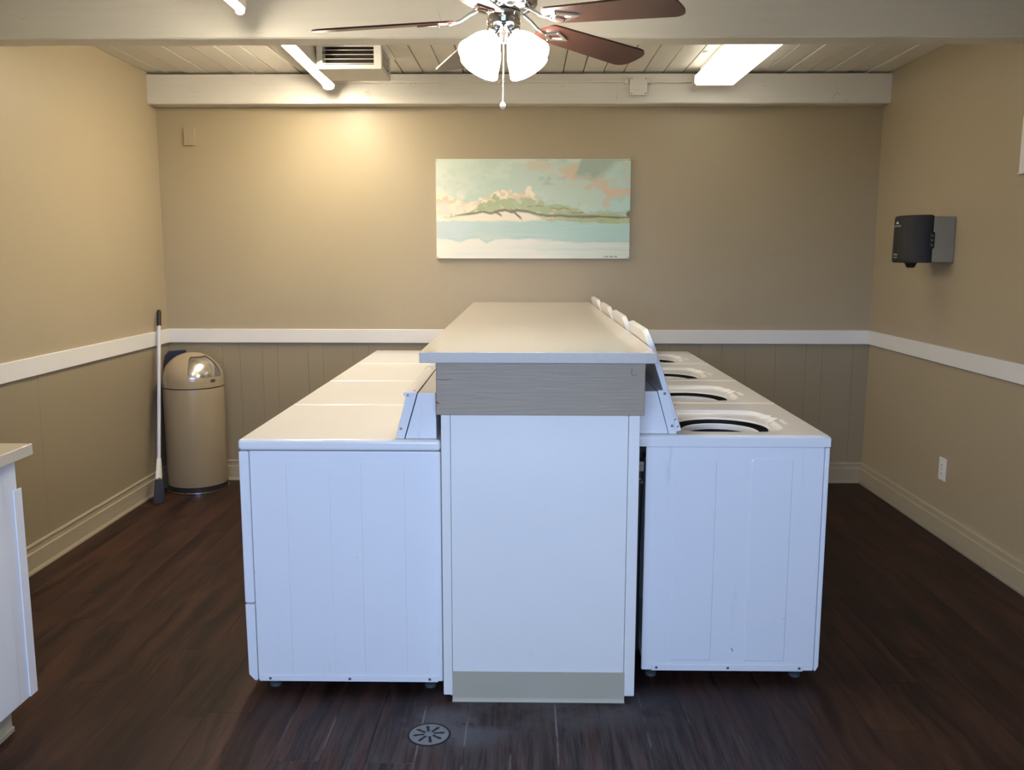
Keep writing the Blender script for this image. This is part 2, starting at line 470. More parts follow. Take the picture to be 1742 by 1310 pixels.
# ------------------------------------------------------------------ island: pony wall and countertop
isl = thing('island_base', (0.05, 4.4, 0), 'white panelled island base with grey wooden apron and beige kick plate', 'counter base')
box('front_panel', 'ped', isl, -0.2472, 0.3448, 2.8985, 2.93, 0.02, 1.012, 0.002)
for a, b in ((-0.2785, -0.2482), (0.3458, 0.3830)):
    box('corner_trim', 'ped', isl, a, b, 2.8945, 2.94, 0.022, 1.012, 0.003, 2, smooth=True)
box('corner_bead', 'ped', isl, -0.2545, -0.2475, 2.8925, 2.8945, 0.022, 1.012, 0.0009)
box('side_panel', 'ped', isl, -0.2770, -0.2560, 2.94, 5.925, 0.022, 1.012, 0.002)
box('side_panel', 'ped', isl, 0.3600, 0.3810, 2.94, 5.925, 0.022, 1.012, 0.002)
box('core', 'dark', isl, -0.2555, 0.3595, 2.935, 5.925, 0.0, 1.012)
bm = B()
prism(bm, [(2.8975, 0.108), (2.8935, 0.107), (2.8930, 0.014), (2.8915, 0.008), (2.8875, 0.002), (2.8875, 0.0), (2.8975, 0.0)], -0.2475, 0.3485, 'yz')
obj('kick_plate', bm, 'kick', isl)
ap = box('apron_board', 'apron', isl, -0.2925, 0.3955, 2.886, 2.925, 1.0125, 1.1885, 0.0025, 2)
box('apron_side', 'apron', isl, -0.2905, -0.2655, 2.926, 5.925, 1.0125, 1.1885, 0.002)
box('apron_side', 'apron', isl, 0.3685, 0.3935, 2.926, 5.925, 1.0125, 1.1885, 0.002)
bm = B(); prism(bm, [(-0.292, 1.052), (-0.2795, 1.0505), (-0.288, 1.0575), (-0.292, 1.0585)], 2.8852, 2.8862, 'xz')
obj('paint_chip', bm, 'redchip', isl)
for pts in ([(-0.291, 1.133), (-0.27, 1.131), (-0.262, 1.129), (-0.248, 1.132), (-0.24, 1.131)], [(0.352, 1.172), (0.349, 1.152), (0.352, 1.147), (0.369, 1.150)]):
    obj('paint_crack', tube(B(), [(x, 2.886, z) for x, z in pts], 0.0009, 5), 'scuff', isl)
top = box('countertop', 'quartz', None, -0.3434, 0.4293, 2.8587, 5.928, 1.189, 1.2250, 0.003, 2, smooth=True)
tag(top, 'long cream speckled stone countertop on the island', 'countertop')

# ------------------------------------------------------------------ dryers (left of the island)
yD, wD = 2.9453, 0.7103
def make_dryer():
    y0, y1 = yD, yD + wD - 0.003
    xc = -0.63
    t = thing('clothes_dryer', (xc, (y0 + y1) / 2, 0), 'white dryer nearest the viewer, its plain embossed side panel in full view', 'dryer', 'dryers along the island')
    box('cabinet', 'enamel', t, -0.9405, -0.2855, y0 + 0.004, y1 - 0.004, 0.043, 0.8745, 0.004, 2, smooth=True)
    # upper and lower front, seen edge-on
    box('front_panel', 'enamel', t, -0.9770, -0.9420, y0 + 0.002, y1 - 0.002, 0.330, 0.8735, 0.006, 3, smooth=True)
    bm = B()
    prism(bm, [(-0.9760, 0.326), (-0.9420, 0.326), (-0.9420, 0.043), (-0.953, 0.043), (-0.9735, 0.066)], y0 + 0.002, y1 - 0.002, 'xz', 0.003)
    obj('toe_panel', bm, 'enamel', t, True, wn=True)
    box('top_panel', 'enamel2', t, -0.9775, -0.2847, y0, y1, 0.8765, 0.9150, 0.012, 4, smooth=True)
    # shallow pressed rectangles and the round knock-out on the near side
    for a, b in ((-0.818, -0.666), (-0.561, -0.409)):
        bm = B(); r = 0.012
        out = lambda d: [(a + d, 0.070), (b - d, 0.070), (b - d, 0.842 - r - d), (b - r * 0.3 - d, 0.842 - r * 0.3 - d), (b - r - d, 0.842 - d), (a + r + d, 0.842 - d), (a + r * 0.3 + d, 0.842 - r * 0.3 - d), (a + d, 0.842 - r - d)]
        loops(bm, [[(x, y0 + 0.0042, z) for x, z in out(0)], [(x, y0 + 0.0022, z) for x, z in out(0.0035)]], True, False, True)
        obj('pressed_panel', bm, 'enamel', t)
    obj('knockout', lathe(B(), [(0.0495, 0), (0.0480, 0.0009), (0.0455, 0.0009), (0.044, 0.0005), (0.0, 0.0006)], (-0.4947, y0 + 0.004, 0.1375), 36, (0, -1, 0)), 'enamel', t, True)
    box('bottom_rail', 'enamel', t, -0.936, -0.302, y0 + 0.0005, y0 + 0.0045, 0.0415, 0.0645, 0.0018)
    for x in (-0.897, -0.615, -0.332):
        screw(t, x, y0 + 0.0006, 0.053, (0, -1, 0), 0.005)
    for x in (-0.895, -0.335):
        for y in (y0 + 0.06, y1 - 0.06):
            obj('foot', lathe(B(), [(0.021, 0), (0.021, 0.012), (0.009, 0.016), (0.009, 0.044)], (x, y, 0.0), 14, None, True, True), 'foot', t, True)
    # console
    bm = B(); prism(bm, [(-0.408, 0.9155), (-0.3000, 0.9155), (-0.3020, 1.0735), (-0.362, 1.0735)], y0 + 0.022, y1 - 0.022, 'xz', 0.003)
    obj('console', bm, 'enamel', t, True, wn=True)
    bm = B(); prism(bm, [(-0.438, 0.9155), (-0.4115, 0.9155), (-0.3645, 1.0760), (-0.4045, 1.0760), (-0.4095, 1.069), (-0.400, 1.055)], y0 + 0.026, y1 - 0.026, 'xz', 0.002)
    cp = obj('control_panel', bm, 'enamel2', t, True, wn=True)
    for ya, yb in ((y0 + 0.020, y0 + 0.0265), (y1 - 0.0265, y1 - 0.020)):
        bm = B(); prism(bm, [(-0.4415, 0.9155), (-0.4110, 0.9155), (-0.3640, 1.0772), (-0.4085, 1.0772), (-0.4135, 1.070), (-0.4025, 1.056)], ya, yb, 'xz', 0.0015)
        obj('end_cap', bm, 'enamel', t, True, wn=True)
    screw(t, -0.3960, y0 + 0.0200, 1.066, (0, -1, 0), 0.0045)
    screw(t, -0.4215, y0 + 0.0200, 0.9505, (0, -1, 0), 0.0045)
    for dy in (0.06, wD - 0.06):
        screw(t, -0.378, y0 + dy, 1.0758, (0, 0, 1), 0.0045)
    # door, handle and dial on the working face, turned to the aisle
    d = box('door', 'enamel', t, -0.9930, -0.9765, y0 + 0.13, y1 - 0.13, 0.40, 0.80, 0.008, 3, smooth=True)
    box('door_handle', 'enamel2', d, -1.0040, -0.9925, y0 + 0.15, y0 + 0.17, 0.53, 0.67, 0.004, 2, smooth=True)
    ax = Vector((-1, 0, 0.22)).normalized()
    k = obj('dial', lathe(B(), [(0.026, 0), (0.026, 0.008), (0.019, 0.010), (0.017, 0.026), (0.0, 0.027)], (-0.4185, y0 + 0.52, 1.0), 24, tuple(ax)), 'grey', t, True)
    return t
DL = ['white dryer nearest the viewer, its plain embossed side panel in full view',
      'second white dryer of the row, directly behind the one showing its side',
      'third white dryer of the row, one before the wall end',
      'last white dryer of the row, farthest back against the tan wall']
dry = make_dryer()
for kx in range(1, 4):
    dup(dry, (0, wD * kx, 0), DL[kx])
# a speck that only the first dryer carries
obj('scuff_mark', lathe(B(), [(0.0022, 0), (0.0, 0.0004)], (-0.552, yD + 0.0039, 0.30), 8, (0, -1, 0), True), 'scuff', dry)

# ------------------------------------------------------------------ washers (right of the island)
yW, wW = 3.048, 0.6835
def make_washer():
    y0, y1 = yW, yW + wW - 0.003
    t = thing('washing_machine', (0.73, (y0 + y1) / 2, 0), 'white top-loading washer nearest the viewer, lid open, side panel in full view', 'washing machine', 'washers along the island')
    # cabinet as a shell open at the back and top
    bm = bx(B(), 0.4275, 1.0500, y0 + 0.004, y0 + 0.016, 0.043, 0.8725, 0.003)
    bx(bm, 0.4275, 1.0500, y1 - 0.016, y1 - 0.004, 0.043, 0.8725, 0.003)
    bx(bm, 1.0380, 1.0500, y0 + 0.0165, y1 - 0.0165, 0.043, 0.8725)
    bx(bm, 0.440, 1.0375, y0 + 0.0165, y1 - 0.0165, 0.043, 0.055)
    obj('cabinet', bm, 'enamel', t, True, wn=True)
    bm = B()
    prism(bm, [(1.0515, 0.043), (1.0515, 0.8725), (1.0680, 0.8725), (1.0680, 0.062), (1.0580, 0.043)], y0 + 0.002, y1 - 0.002, 'xz', 0.004)
    obj('front_panel', bm, 'enamel', t, True, wn=True)
    for a, b in ((0.529, 0.677), (0.796, 0.943)):
        bm = B(); r = 0.010; za, zb = 0.080, 0.833
        out = lambda d: [(a + d, za + d), (b - d, za + d), (b - d, zb - r - d), (b - r * 0.3 - d, zb - r * 0.3 - d), (b - r - d, zb - d), (a + r + d, zb - d), (a + r * 0.3 + d, zb - r * 0.3 - d), (a + d, zb - r - d)]
        loops(bm, [[(x, y0 + 0.0042, z) for x, z in out(0)], [(x, y0 + 0.0020, z) for x, z in out(0.004)]], True, False, True)
        obj('pressed_panel', bm, 'enamel', t)
    box('bottom_rail', 'enamel', t, 0.464, 1.012, y0 + 0.0005, y0 + 0.0045, 0.0420, 0.0670, 0.0018)
    for x in (0.481, 0.740, 0.998):
        screw(t, x, y0 + 0.0006, 0.055, (0, -1, 0), 0.005)
    for x in (0.47, 1.00):
        for y in (y0 + 0.06, y1 - 0.06):
            obj('foot', lathe(B(), [(0.021, 0), (0.021, 0.012), (0.009, 0.016), (0.009, 0.044)], (x, y, 0.0), 14, None, True, True), 'foot', t, True)
    # top with its sunken well
    cx, cy = 0.745, y0 + 0.290
    wx, wy = 0.737, y0 + 0.256      # centre of the round tub mouth
    X0, X1, Y0, Y1 = 0.3960, 1.0684, y0, y1
    angs = [2 * PI * i / 96 for i in range(96)]
    for px, py in ((X0, Y0), (X1, Y0), (X1, Y1), (X0, Y1)):
        a = math.atan2(py - cy, px - cx) % (2 * PI)
        j = min(range(len(angs)), key=lambda q: abs(angs[q] - a)); angs[j] = a
    def rect(ins, z):
        out = []
        for a in angs:
            c, s = math.cos(a), math.sin(a)
            tx = ((X1 - ins - cx) / c) if c > 1e-9 else ((X0 + ins - cx) / c if c < -1e-9 else 1e9)
            ty = ((Y1 - ins - cy) / s) if s > 1e-9 else ((Y0 + ins - cy) / s if s < -1e-9 else 1e9)
            q = min(tx, ty); out.append((cx + c * q, cy + s * q, z))
        return out
    def rim(ins, z):
        out = []
        for a in angs:
            c, s = math.cos(a), math.sin(a)
            ax_, ay_ = 0.200 - ins, 0.222 - ins
            q = (abs(c / ax_) ** 5 + abs(s / ay_) ** 5) ** (-1 / 5)
            q += 0.030 * math.exp(-((a - 0.18) / 0.10) ** 2) + 0.022 * math.exp(-((a - 0.42) / 0.07) ** 2)
            out.append((cx + c * q, cy + s * q, z))
        return out
    def circ(r, z): return [(wx + math.cos(a) * r, wy + math.sin(a) * r, z) for a in angs]
    bm = B()
    loops(bm, [rect(0, 0.8745), rect(0, 0.9030), rect(0.0016, 0.9090), rect(0.006, 0.9134), rect(0.012, 0.9150), rim(-0.004, 0.9150), rim(0.0, 0.9138), rim(0.005, 0.908), rim(0.011, 0.903), rim(0.020, 0.901), circ(0.192, 0.8975), circ(0.186, 0.8970), circ(0.180, 0.8945), circ(0.177, 0.8910)], True)
    obj('top_panel', bm, 'enamel2', t, True, angle=60, wn=True)
    obj('tub_ring', lathe(B(), [(0.150, 0.800), (0.150, 0.868), (0.148, 0.8775), (0.143, 0.8815), (0.137, 0.880), (0.133, 0.874), (0.1315, 0.861)], (wx, wy, 0), 40), 'white', t, True)
    obj('wash_basket', lathe(B(), [(0.1318, 0.8605), (0.134, 0.80), (0.148, 0.74), (0.150, 0.45), (0.145, 0.43), (0.0, 0.43)], (wx, wy, 0), 32), 'dark', t, True)  # steel basket coloured dark for the unlit inside of the tub
    obj('tub_shadow_gap', lathe(B(), [(0.1785, 0.8908), (0.186, 0.885), (0.188, 0.835), (0.150, 0.835)], (wx, wy, 0), 32), 'black', t, True)  # black sheet standing in for shade in the gap around the ring
    obj('agitator', lathe(B(), [(0.0, 0.78), (0.03, 0.775), (0.04, 0.72), (0.05, 0.55), (0.12, 0.44)], (wx, wy, 0), 24), 'white', t, True)
    bd = bx(B(), cx + 0.222, cx + 0.242, y0 + 0.215, y0 + 0.300, 0.9130, 0.9162, 0.0015, 2)
    obj('bleach_dispenser', bd, 'white', t, True)
    # console leaning towards the island
    bm = B(); prism(bm, [(0.3975, 0.9155), (0.5060, 0.9155), (0.4625, 1.0670), (0.3975, 1.0670)], y0 + 0.022, y1 - 0.022, 'xz', 0.003)
    obj('console', bm, 'enamel', t, True, wn=True)
    bm = B(); prism(bm, [(0.5075, 0.9155), (0.5330, 0.9155), (0.5000, 1.0640), (0.4925, 1.0690), (0.4640, 1.0690)], y0 + 0.026, y1 - 0.026, 'xz', 0.002)
    obj('control_panel', bm, 'enamel2', t, True, wn=True)
    for ya, yb in ((y0 + 0.020, y0 + 0.0265), (y1 - 0.0265, y1 - 0.020)):
        bm = B(); prism(bm, [(0.5070, 0.9155), (0.5350, 0.9155), (0.5010, 1.0650), (0.4930, 1.0705), (0.4635, 1.0705)], ya, yb, 'xz', 0.0015)
        obj('end_cap', bm, 'enamel', t, True, wn=True)
    screw(t, 0.4890, y0 + 0.0200, 1.0585, (0, -1, 0), 0.0050)
    screw(t, 0.5175, y0 + 0.0200, 0.9440, (0, -1, 0), 0.0050)
    # open lid standing against the console
    ly0, ly1 = y0 + 0.026, y0 + 0.580
    Lr = 0.360; R = 0.075
    o0 = Vector((0.552, 0.9285)); dv = (Vector((0.4335, 1.2800)) - o0); Lr = dv.length; dv.normalize(); nv = Vector((dv.y, -dv.x))  # nv points +x
    outl = [(ly0, 0.0), (ly1, 0.0)]
    for q in range(9):
        a = q / 8 * PI / 2; outl.append((ly1 - R + R * math.cos(a), Lr - R + R * math.sin(a)))
    for q in range(9):
        a = PI / 2 + q / 8 * PI / 2; outl.append((ly0 + R + R * math.cos(a), Lr - R + R * math.sin(a)))
    def lp(y, s, th):
        p = o0 + dv * s + nv * th; return (p.x, y, p.y)
    def ins(d):
        cyy = (ly0 + ly1) / 2
        return [(cyy + (y - cyy) * (1 - d / ((ly1 - ly0) / 2)), s * (1 - d / Lr) + d * 0.4) for y, s in outl]
    bm = B()
    loops(bm, [[lp(y, s, -0.019) for y, s in ins(0.022)], [lp(y, s, -0.021) for y, s in ins(0.004)], [lp(y, s, -0.019) for y, s in outl], [lp(y, s, -0.003) for y, s in outl], [lp(y, s, 0.0) for y, s in ins(0.003)], [lp(y, s, 0.0) for y, s in ins(0.020)], [lp(y, s, -0.004) for y, s in ins(0.030)]], True, True, True)
    lid = obj('lid', bm, 'enamel', t, True, angle=50, wn=True)
    hb = B()
    for s0 in (0.018, 0.045):
        p = o0 + dv * s0 - nv * 0.010
        lathe(hb, [(0.004, 0), (0.004, 0.002), (0.0, 0.003)], (p.x, ly0 + 0.0006, p.y), 10, (0, -1, 0), True)
    obj('hinge_screw', hb, 'screw', lid)
    # supply hose and valve glimpsed in the gap behind the cabinet
    obj('supply_hose', tube(B(), [(0.412, y0 + 0.055, 0.10), (0.409, y0 + 0.05, 0.45), (0.412, y0 + 0.045, 0.68), (0.414, y0 + 0.05, 0.78), (0.430, y0 + 0.09, 0.83)], 0.010, 10), 'black', t, True)
    obj('water_valve', bx(lathe(B(), [(0.010, -0.02), (0.010, 0.0), (0.006, 0.002), (0.006, 0.02)], (0.409, y0 + 0.022, 0.745), 12, (0.2, -1, 0), True, True), 0.402, 0.4265, y0 + 0.030, y0 + 0.06, 0.775, 0.815, 0.003), 'steel', t, True)
    return t
WL = ['white top-loading washer nearest the viewer, lid open, side panel in full view',
      'second open-lidded washer of the row, next behind the one showing its side',
      'third open-lidded washer of the row, one before the wall end',
      'last open-lidded washer of the row, farthest back against the tan wall']
wsh = make_washer()
for kx in range(1, 4):
    dup(wsh, (0, wW * kx, 0), WL[kx])
bm = B(); prism(bm, [(0.7495, 0.129), (0.7520, 0.130), (0.7575, 0.118), (0.7560, 0.115)], yW + 0.0036, yW + 0.0041, 'xz')
obj('scuff_mark', bm, 'scuff', wsh)

# ------------------------------------------------------------------ cabinet at the left wall
cb = thing('base_cabinet', (-2.0, 1.6, 0), 'white base cabinet with toe recess and tan counter against the wall below the rail', 'cabinet')
cf = -1.614
box('carcass', 'cab', cb, XL + 0.03, cf, 0.40, 2.722, 0.106, 0.9055, 0.002)
box('toe_board', 'kick', cb, XL + 0.03, -1.664, 0.42, 2.672, 0.0, 0.1055)
box('toe_strip', 'base', cb, -1.6635, -1.655, 0.42, 2.672, 0.0, 0.02, 0.003)
for a, b in ((1.72, 2.640), (0.72, 1.70)):
    box('door', 'cab', cb, cf + 0.0005, cf + 0.004, a, b, 0.112, 0.895, 0.0015)
gd = bx(B(), cf + 0.0005, cf + 0.006, 2.694, 2.738, 0.108, 0.800, 0.0025, 2)
obj('corner_guard', gd, 'cab', cb, True, wn=True)
ct = box('cabinet_counter', 'quartz2', cb, XL + 0.022, -1.564, 0.36, 2.742, 0.9060, 0.943, 0.003, 2, smooth=True)
ct['label'] = 'tan counter slab'

# ------------------------------------------------------------------ floor drain
dr = thing('floor_drain', (-0.306, 2.674, 0), 'round grey slotted drain cover set in the dark plank floor', 'floor drain')
DX, DY = -0.306, 2.674
bm = B()
n = 96; Rd = 0.0635
def slot(a, r):
    for q in range(8):
        a0 = q * PI / 4 + 0.2
        d = (a - a0 + PI) % (2 * PI) - PI
        if abs(math.sin(d) * r) < 0.0046 and math.cos(d) > 0 and 0.016 < r < 0.052: return True
    return False
rad = [0.0, 0.004, 0.006, 0.015, 0.018, 0.022, 0.027, 0.032, 0.037, 0.042, 0.047, 0.052, 0.058, Rd]
obj('drain_ring', lathe(B(), [(Rd + 0.001, 0.0), (Rd + 0.001, 0.0022), (Rd + 0.006, 0.0012), (Rd + 0.007, 0.0)], (DX, DY, 0.0002), 48), 'dark', dr, True)
gv = {}
def V(i, j):
    j %= n
    key = (i, j if i else 0)
    if key not in gv:
        a = 2 * PI * j / n; gv[key] = bm.verts.new((DX + rad[i] * math.cos(a), DY + rad[i] * math.sin(a), 0.0028 - 0.0015 * (rad[i] / Rd) ** 4))
    return gv[key]
for i in range(len(rad) - 1):
    for j in range(n):
        a = 2 * PI * (j + 0.5) / n; r = (rad[i] + rad[i + 1]) / 2
        if slot(a, r) or (0.0 < rad[i] < 0.006 and False): continue
        if i == 0: bm.faces.new((V(0, 0), V(1, j), V(1, j + 1)))
        else: bm.faces.new((V(i, j), V(i + 1, j), V(i + 1, j + 1), V(i, j + 1)))
obj('grate', bm, 'drain', dr)
obj('sump', lathe(B(), [(Rd, 0.0012), (0.0, 0.0011)], (DX, DY, 0), 32), 'dark', dr)

# ------------------------------------------------------------------ trash can
CX, CY, CR = -2.166, 5.713, 0.194
can = thing('trash_can', (CX, CY, 0), 'tan dome-topped metal trash can with chrome swing flap in the wall corner', 'trash can')
obj('can_body', lathe(B(), [(CR - 0.006, 0.045), (CR - 0.004, 0.05), (CR - 0.002, 0.66), (CR - 0.004, 0.684), (CR - 0.02, 0.686)], (CX, CY, 0), 64), 'can', can, True)
obj('base_ring', lathe(B(), [(CR - 0.03, 0.0), (CR - 0.001, 0.0), (CR + 0.001, 0.003), (CR + 0.001, 0.010), (CR - 0.004, 0.014), (CR - 0.004, 0.046), (CR - 0.01, 0.047)], (CX, CY, 0), 64), 'black', can, True)
obj('chrome_band', lathe(B(), [(CR - 0.003, 0.003), (CR + 0.0035, 0.002), (CR + 0.0045, 0.008), (CR + 0.0035, 0.014), (CR - 0.003, 0.014)], (CX, CY, 0), 64), 'chrome', can, True)
# dome with an opening turned to the room
AZ = math.radians(-40)
def dome(az, t, r=1.0):
    # t 0..1 : lower skirt, then elliptic cap
    if t < 0.16:
        rr, z = CR, 0.691 + t / 0.16 * 0.035
    else:
        e = (t - 0.16) / 0.84 * PI / 2
        rr, z = CR * math.cos(e), 0.726 + 0.181 * math.sin(e)
    return (CX + rr * r * math.cos(az), CY + rr * r * math.sin(az), (z - 0.726) * r + 0.726 if z > 0.726 else z)
bm = B(); NA, NTT = 108, 40
half, t0, t1 = math.radians(40), 0.26, 0.74
gv = {}
def DV(i, j, r):
    key = (i % NA, j, r) if j < NTT else (0, j, r)
    if key not in gv:
        gv[key] = bm.verts.new(dome(AZ + 2 * PI * i / NA, j / NTT, r))
    return gv[key]
ih = int(round(half / (2 * PI / NA)))
def hole(i, j):
    ii = (i + NA // 2) % NA - NA // 2
    tt = (j + 0.5) / NTT
    # wider at the bottom, shaped like a rounded trapezoid
    if not (t0 < tt < t1): return False
    lim = ih
    cor = min(tt - t0, t1 - tt) / (1.0 / NTT)
    if cor < 1.2: lim -= 1
    return -lim <= ii < lim
for i in range(NA):
    for j in range(NTT):
        if hole(i, j): continue
        vs = [DV(i, j, 1.0), DV(i + 1, j, 1.0), DV(i + 1, j + 1, 1.0), DV(i, j + 1, 1.0)]
        vs = list(dict.fromkeys(vs))
        if len(vs) >= 3: bm.faces.new(vs)
bed = [e for e in bm.edges if e.is_boundary]
ex = bmesh.ops.extrude_edge_only(bm, edges=bed)
for v in [g for g in ex['geom'] if isinstance(g, bmesh.types.BMVert)]:
    c = Vector((CX, CY, 0.726)); p = v.co
    if p.z > 0.70: v.co = c + (p - c) * 0.965
    else: v.co = Vector((CX + (p.x - CX) * 0.97, CY + (p.y - CY) * 0.97, p.z))
obj('dome', bm, 'can', can, True, angle=35)
bm = B()
fa = [[dome(AZ + math.radians(a), 0.20 + 0.60 * q / 14, 0.955) for q in range(15)] for a in np.linspace(-46, 38, 22)]
loops(bm, fa, False)
obj('flap', bm, 'steel', can, True)
bm = B(); loops(bm, [[dome(AZ + math.radians(a), 0.18 + 0.64 * q / 10, 0.93) for q in range(11)] for a in np.linspace(-52, 52, 22)], False)
obj('dome_lining', bm, 'dark', can, True)
az = AZ + math.radians(8)
bm = B()
pts = [[dome(az + math.radians(a), tt, 1.004) for a in (-5, -2.5, 0, 2.5, 5)] for tt in (0.155, 0.215)]
loops(bm, pts, False)
bm2 = bmesh.ops.solidify(bm, geom=bm.faces[:], thickness=0.001)
obj('maker_plate', bm, 'screw', can)

# ------------------------------------------------------------------ broom and dustpan
br = thing('broom', (-2.278, 5.37, 0), 'upright broom with pale pole and dark bristles leaning in the corner by the trash can', 'broom')
p0, p1 = Vector((-2.281, 5.340, 0.0)), Vector((-2.375, 5.735, 1.178))
def bp(s): return p0 + (p1 - p0) * s
obj('pole', tube(B(), [bp(0.20), bp(0.95)], 0.0115, 14), 'pole', br, True)
obj('grip', tube(B(), [bp(0.915), bp(0.985), bp(1.0)], [0.0145, 0.0145, 0.010], 14), 'black', br, True)
d = (p1 - p0).normalized(); wv = Vector((0.25, 0.97, 0)); wv = (wv - d * wv.dot(d)).normalized(); tv = d.cross(wv).normalized()
def slab(name, s0, s1, w0, w1, th0, th1, m):
    rings = []
    for q in range(6):
        f = q / 5; s = s0 + (s1 - s0) * f; wd = w0 + (w1 - w0) * f; th = th0 + (th1 - th0) * f
        c = bp(s) + Vector((0, 0, 0))
        rings.append([c + wv * (wd * math.cos(a)) + tv * (th * math.sin(a)) for a in [2 * PI * k / 16 for k in range(16)]])
    return obj(name, loops(B(), rings, True, True, True), m, br, True)
slab('ferrule', 0.118, 0.224, 0.030, 0.016, 0.0150, 0.0135, 'ferrule')
bm = B(); rr = random.Random(5)
for k in range(150):
    u = rr.uniform(-1, 1); v_ = rr.uniform(-1, 1) * math.sqrt(max(0, 1 - u * u))
    a = bp(0.125) + wv * (u * 0.027) + tv * (v_ * 0.0145)
    e = bp(0.0) + wv * (u * 0.045 + rr.uniform(-.004, .004)) + tv * (v_ * 0.019 + rr.uniform(-.003, .003)) + Vector((0.004, 0, 0))
    e.z = rr.uniform(0.001, 0.009)
    tube(bm, [a, (a + e) / 2 + tv * rr.uniform(-.002, .002), e], [0.0025, 0.0028, 0.0022], 4)
ob = obj('bristles', bm, 'bristle', br); ob['kind'] = 'stuff'

dp = thing('dustpan', (-2.325, 5.85, 0), 'navy dustpan standing on its handle in the corner behind the trash can', 'dustpan')
u = Vector((0.7071, 0.7071, 0)); nn = Vector((0.7071, -0.7071, 0)); c0 = Vector((-2.333, 5.863, 0))
def dpt(s, z, o): return c0 + u * s + nn * o + Vector((0, 0, z))
outl = [(-0.080, 0.62), (0.080, 0.62), (0.080, 0.86), (0.065, 0.900), (-0.048, 0.900), (-0.072, 0.872), (-0.080, 0.80)]
bm = B(); loops(bm, [[dpt(s, z, 0.0) for s, z in outl], [dpt(s, z, 0.012) for s, z in outl]], True, True, True)
obj('pan', bm, 'navy', dp)
obj('handle', tube(B(), [dpt(0, 0.0, 0.004), dpt(0, 0.63, 0.006)], 0.010, 12), 'navy', dp, True)

# ------------------------------------------------------------------ painting
AX0, AX1, AZ0, AZ1, AY = -0.583, 0.683, 1.511, 2.150, 5.902
art = thing('wall_art', ((AX0 + AX1) / 2, YB - 0.015, AZ0), 'wide abstract seascape print in aqua, cream and green on the back wall', 'painting')
box('backing', 'white', art, AX0, AX1, AY + 0.001, YB - 0.001, AZ0, AZ1, 0.001)
NU, NV = 360, 184
U, Vv = np.meshgrid(np.linspace(0, 1, NU), np.linspace(0, 1, NV))      # V from the top down
rg = np.random.default_rng(11)
def vnoise(fu, fv, seed):
    r = np.random.default_rng(seed); g = r.random((int(fv) + 3, int(fu) + 3))
    x, y = U * fu, Vv * fv; i, j = x.astype(int), y.astype(int); a, b = x - i, y - j
    a = a * a * (3 - 2 * a); b = b * b * (3 - 2 * b)
    return (g[j, i] * (1 - a) + g[j, i + 1] * a) * (1 - b) + (g[j + 1, i] * (1 - a) + g[j + 1, i + 1] * a) * b
def fbm(fu, fv, seed, o=5):
    s = 0; am = 1; t = 0
    for k in range(o):
        s = s + am * vnoise(fu * 2 ** k, fv * 2 ** k, seed + k); t += am; am *= 0.55
    return s / t
def sst(x, a, b):
    t = np.clip((x - a) / (b - a), 0, 1); return t * t * (3 - 2 * t)
C = np.zeros((NV, NU, 3))
def lay(col, m):
    global C
    C = C * (1 - m[..., None]) + np.array(col, float)[None, None, :] * m[..., None]
def curve(pts): return np.interp(U, [p[0] for p in pts], [p[1] for p in pts])
f1, f2, f3, f4 = fbm(6, 4, 20), fbm(11, 8, 40), fbm(22, 14, 60), fbm(5, 3, 90)
f5, f6 = fbm(44, 26, 130, 3), fbm(9, 9, 170)
lay((190, 210, 194), np.ones_like(U))
lay((222, 228, 214), sst(0.42 - U + (f1 - .5) * .6, 0.0, 0.45) * .8)
lay((168, 198, 184), sst(f1 + (f5 - .5) * .12, .50, .60) * sst(U, .12, .4) * .8)
lay((206, 218, 204), sst(f2 + (f5 - .5) * .15, .55, .62) * .7)
lay((176, 210, 204), sst(U + (f2 - .5) * .7, .80, .98) * .9)
lay((152, 178, 166), sst(f6 + (f5 - .5) * .2, .60, .68) * sst(U, .3, .5) * .55)
lay((196, 206, 184), sst(f5, .56, .66) * .35)
# peach patches that show between the cloud shapes
pv = np.abs(f6 - .49 + .16 * (f3 - .5)); 
lay((214, 192, 166), (1 - sst(pv, .006, .03)) * sst(U + (f1 - .5) * .4, .38, .58) * .8 * (1 - sst(Vv, .30, .44)))
def patch(u, v, su, sv, col, a_):
    d = np.hypot((U - u) / su, (Vv - v) / sv) + (f3 - .5) * 2.2 + (f2 - .5) * 1.4
    lay(col, (1 - sst(d, .75, 1.0)) * a_)
patch(.69, .13, .05, .11, (212, 190, 162), .85)
patch(.80, .15, .07, .05, (208, 190, 166), .7)
patch(.91, .31, .08, .08, (212, 188, 162), .95)
patch(.84, .28, .05, .05, (208, 190, 164), .8)
patch(.885, .43, .03, .07, (208, 190, 168), .8)
patch(.52, .06, .06, .05, (210, 192, 168), .6)
patch(.95, .46, .05, .06, (178, 212, 206), .95)
lay((150, 170, 154), sst(U - .735 + (Vv * .16) + (f3 - .5) * .03, 0, .02) * (1 - sst(U - (.90 - Vv * .55), 0, .08)) * (1 - sst(Vv + (f3 - .5) * .1, .14, .22)) * .8)
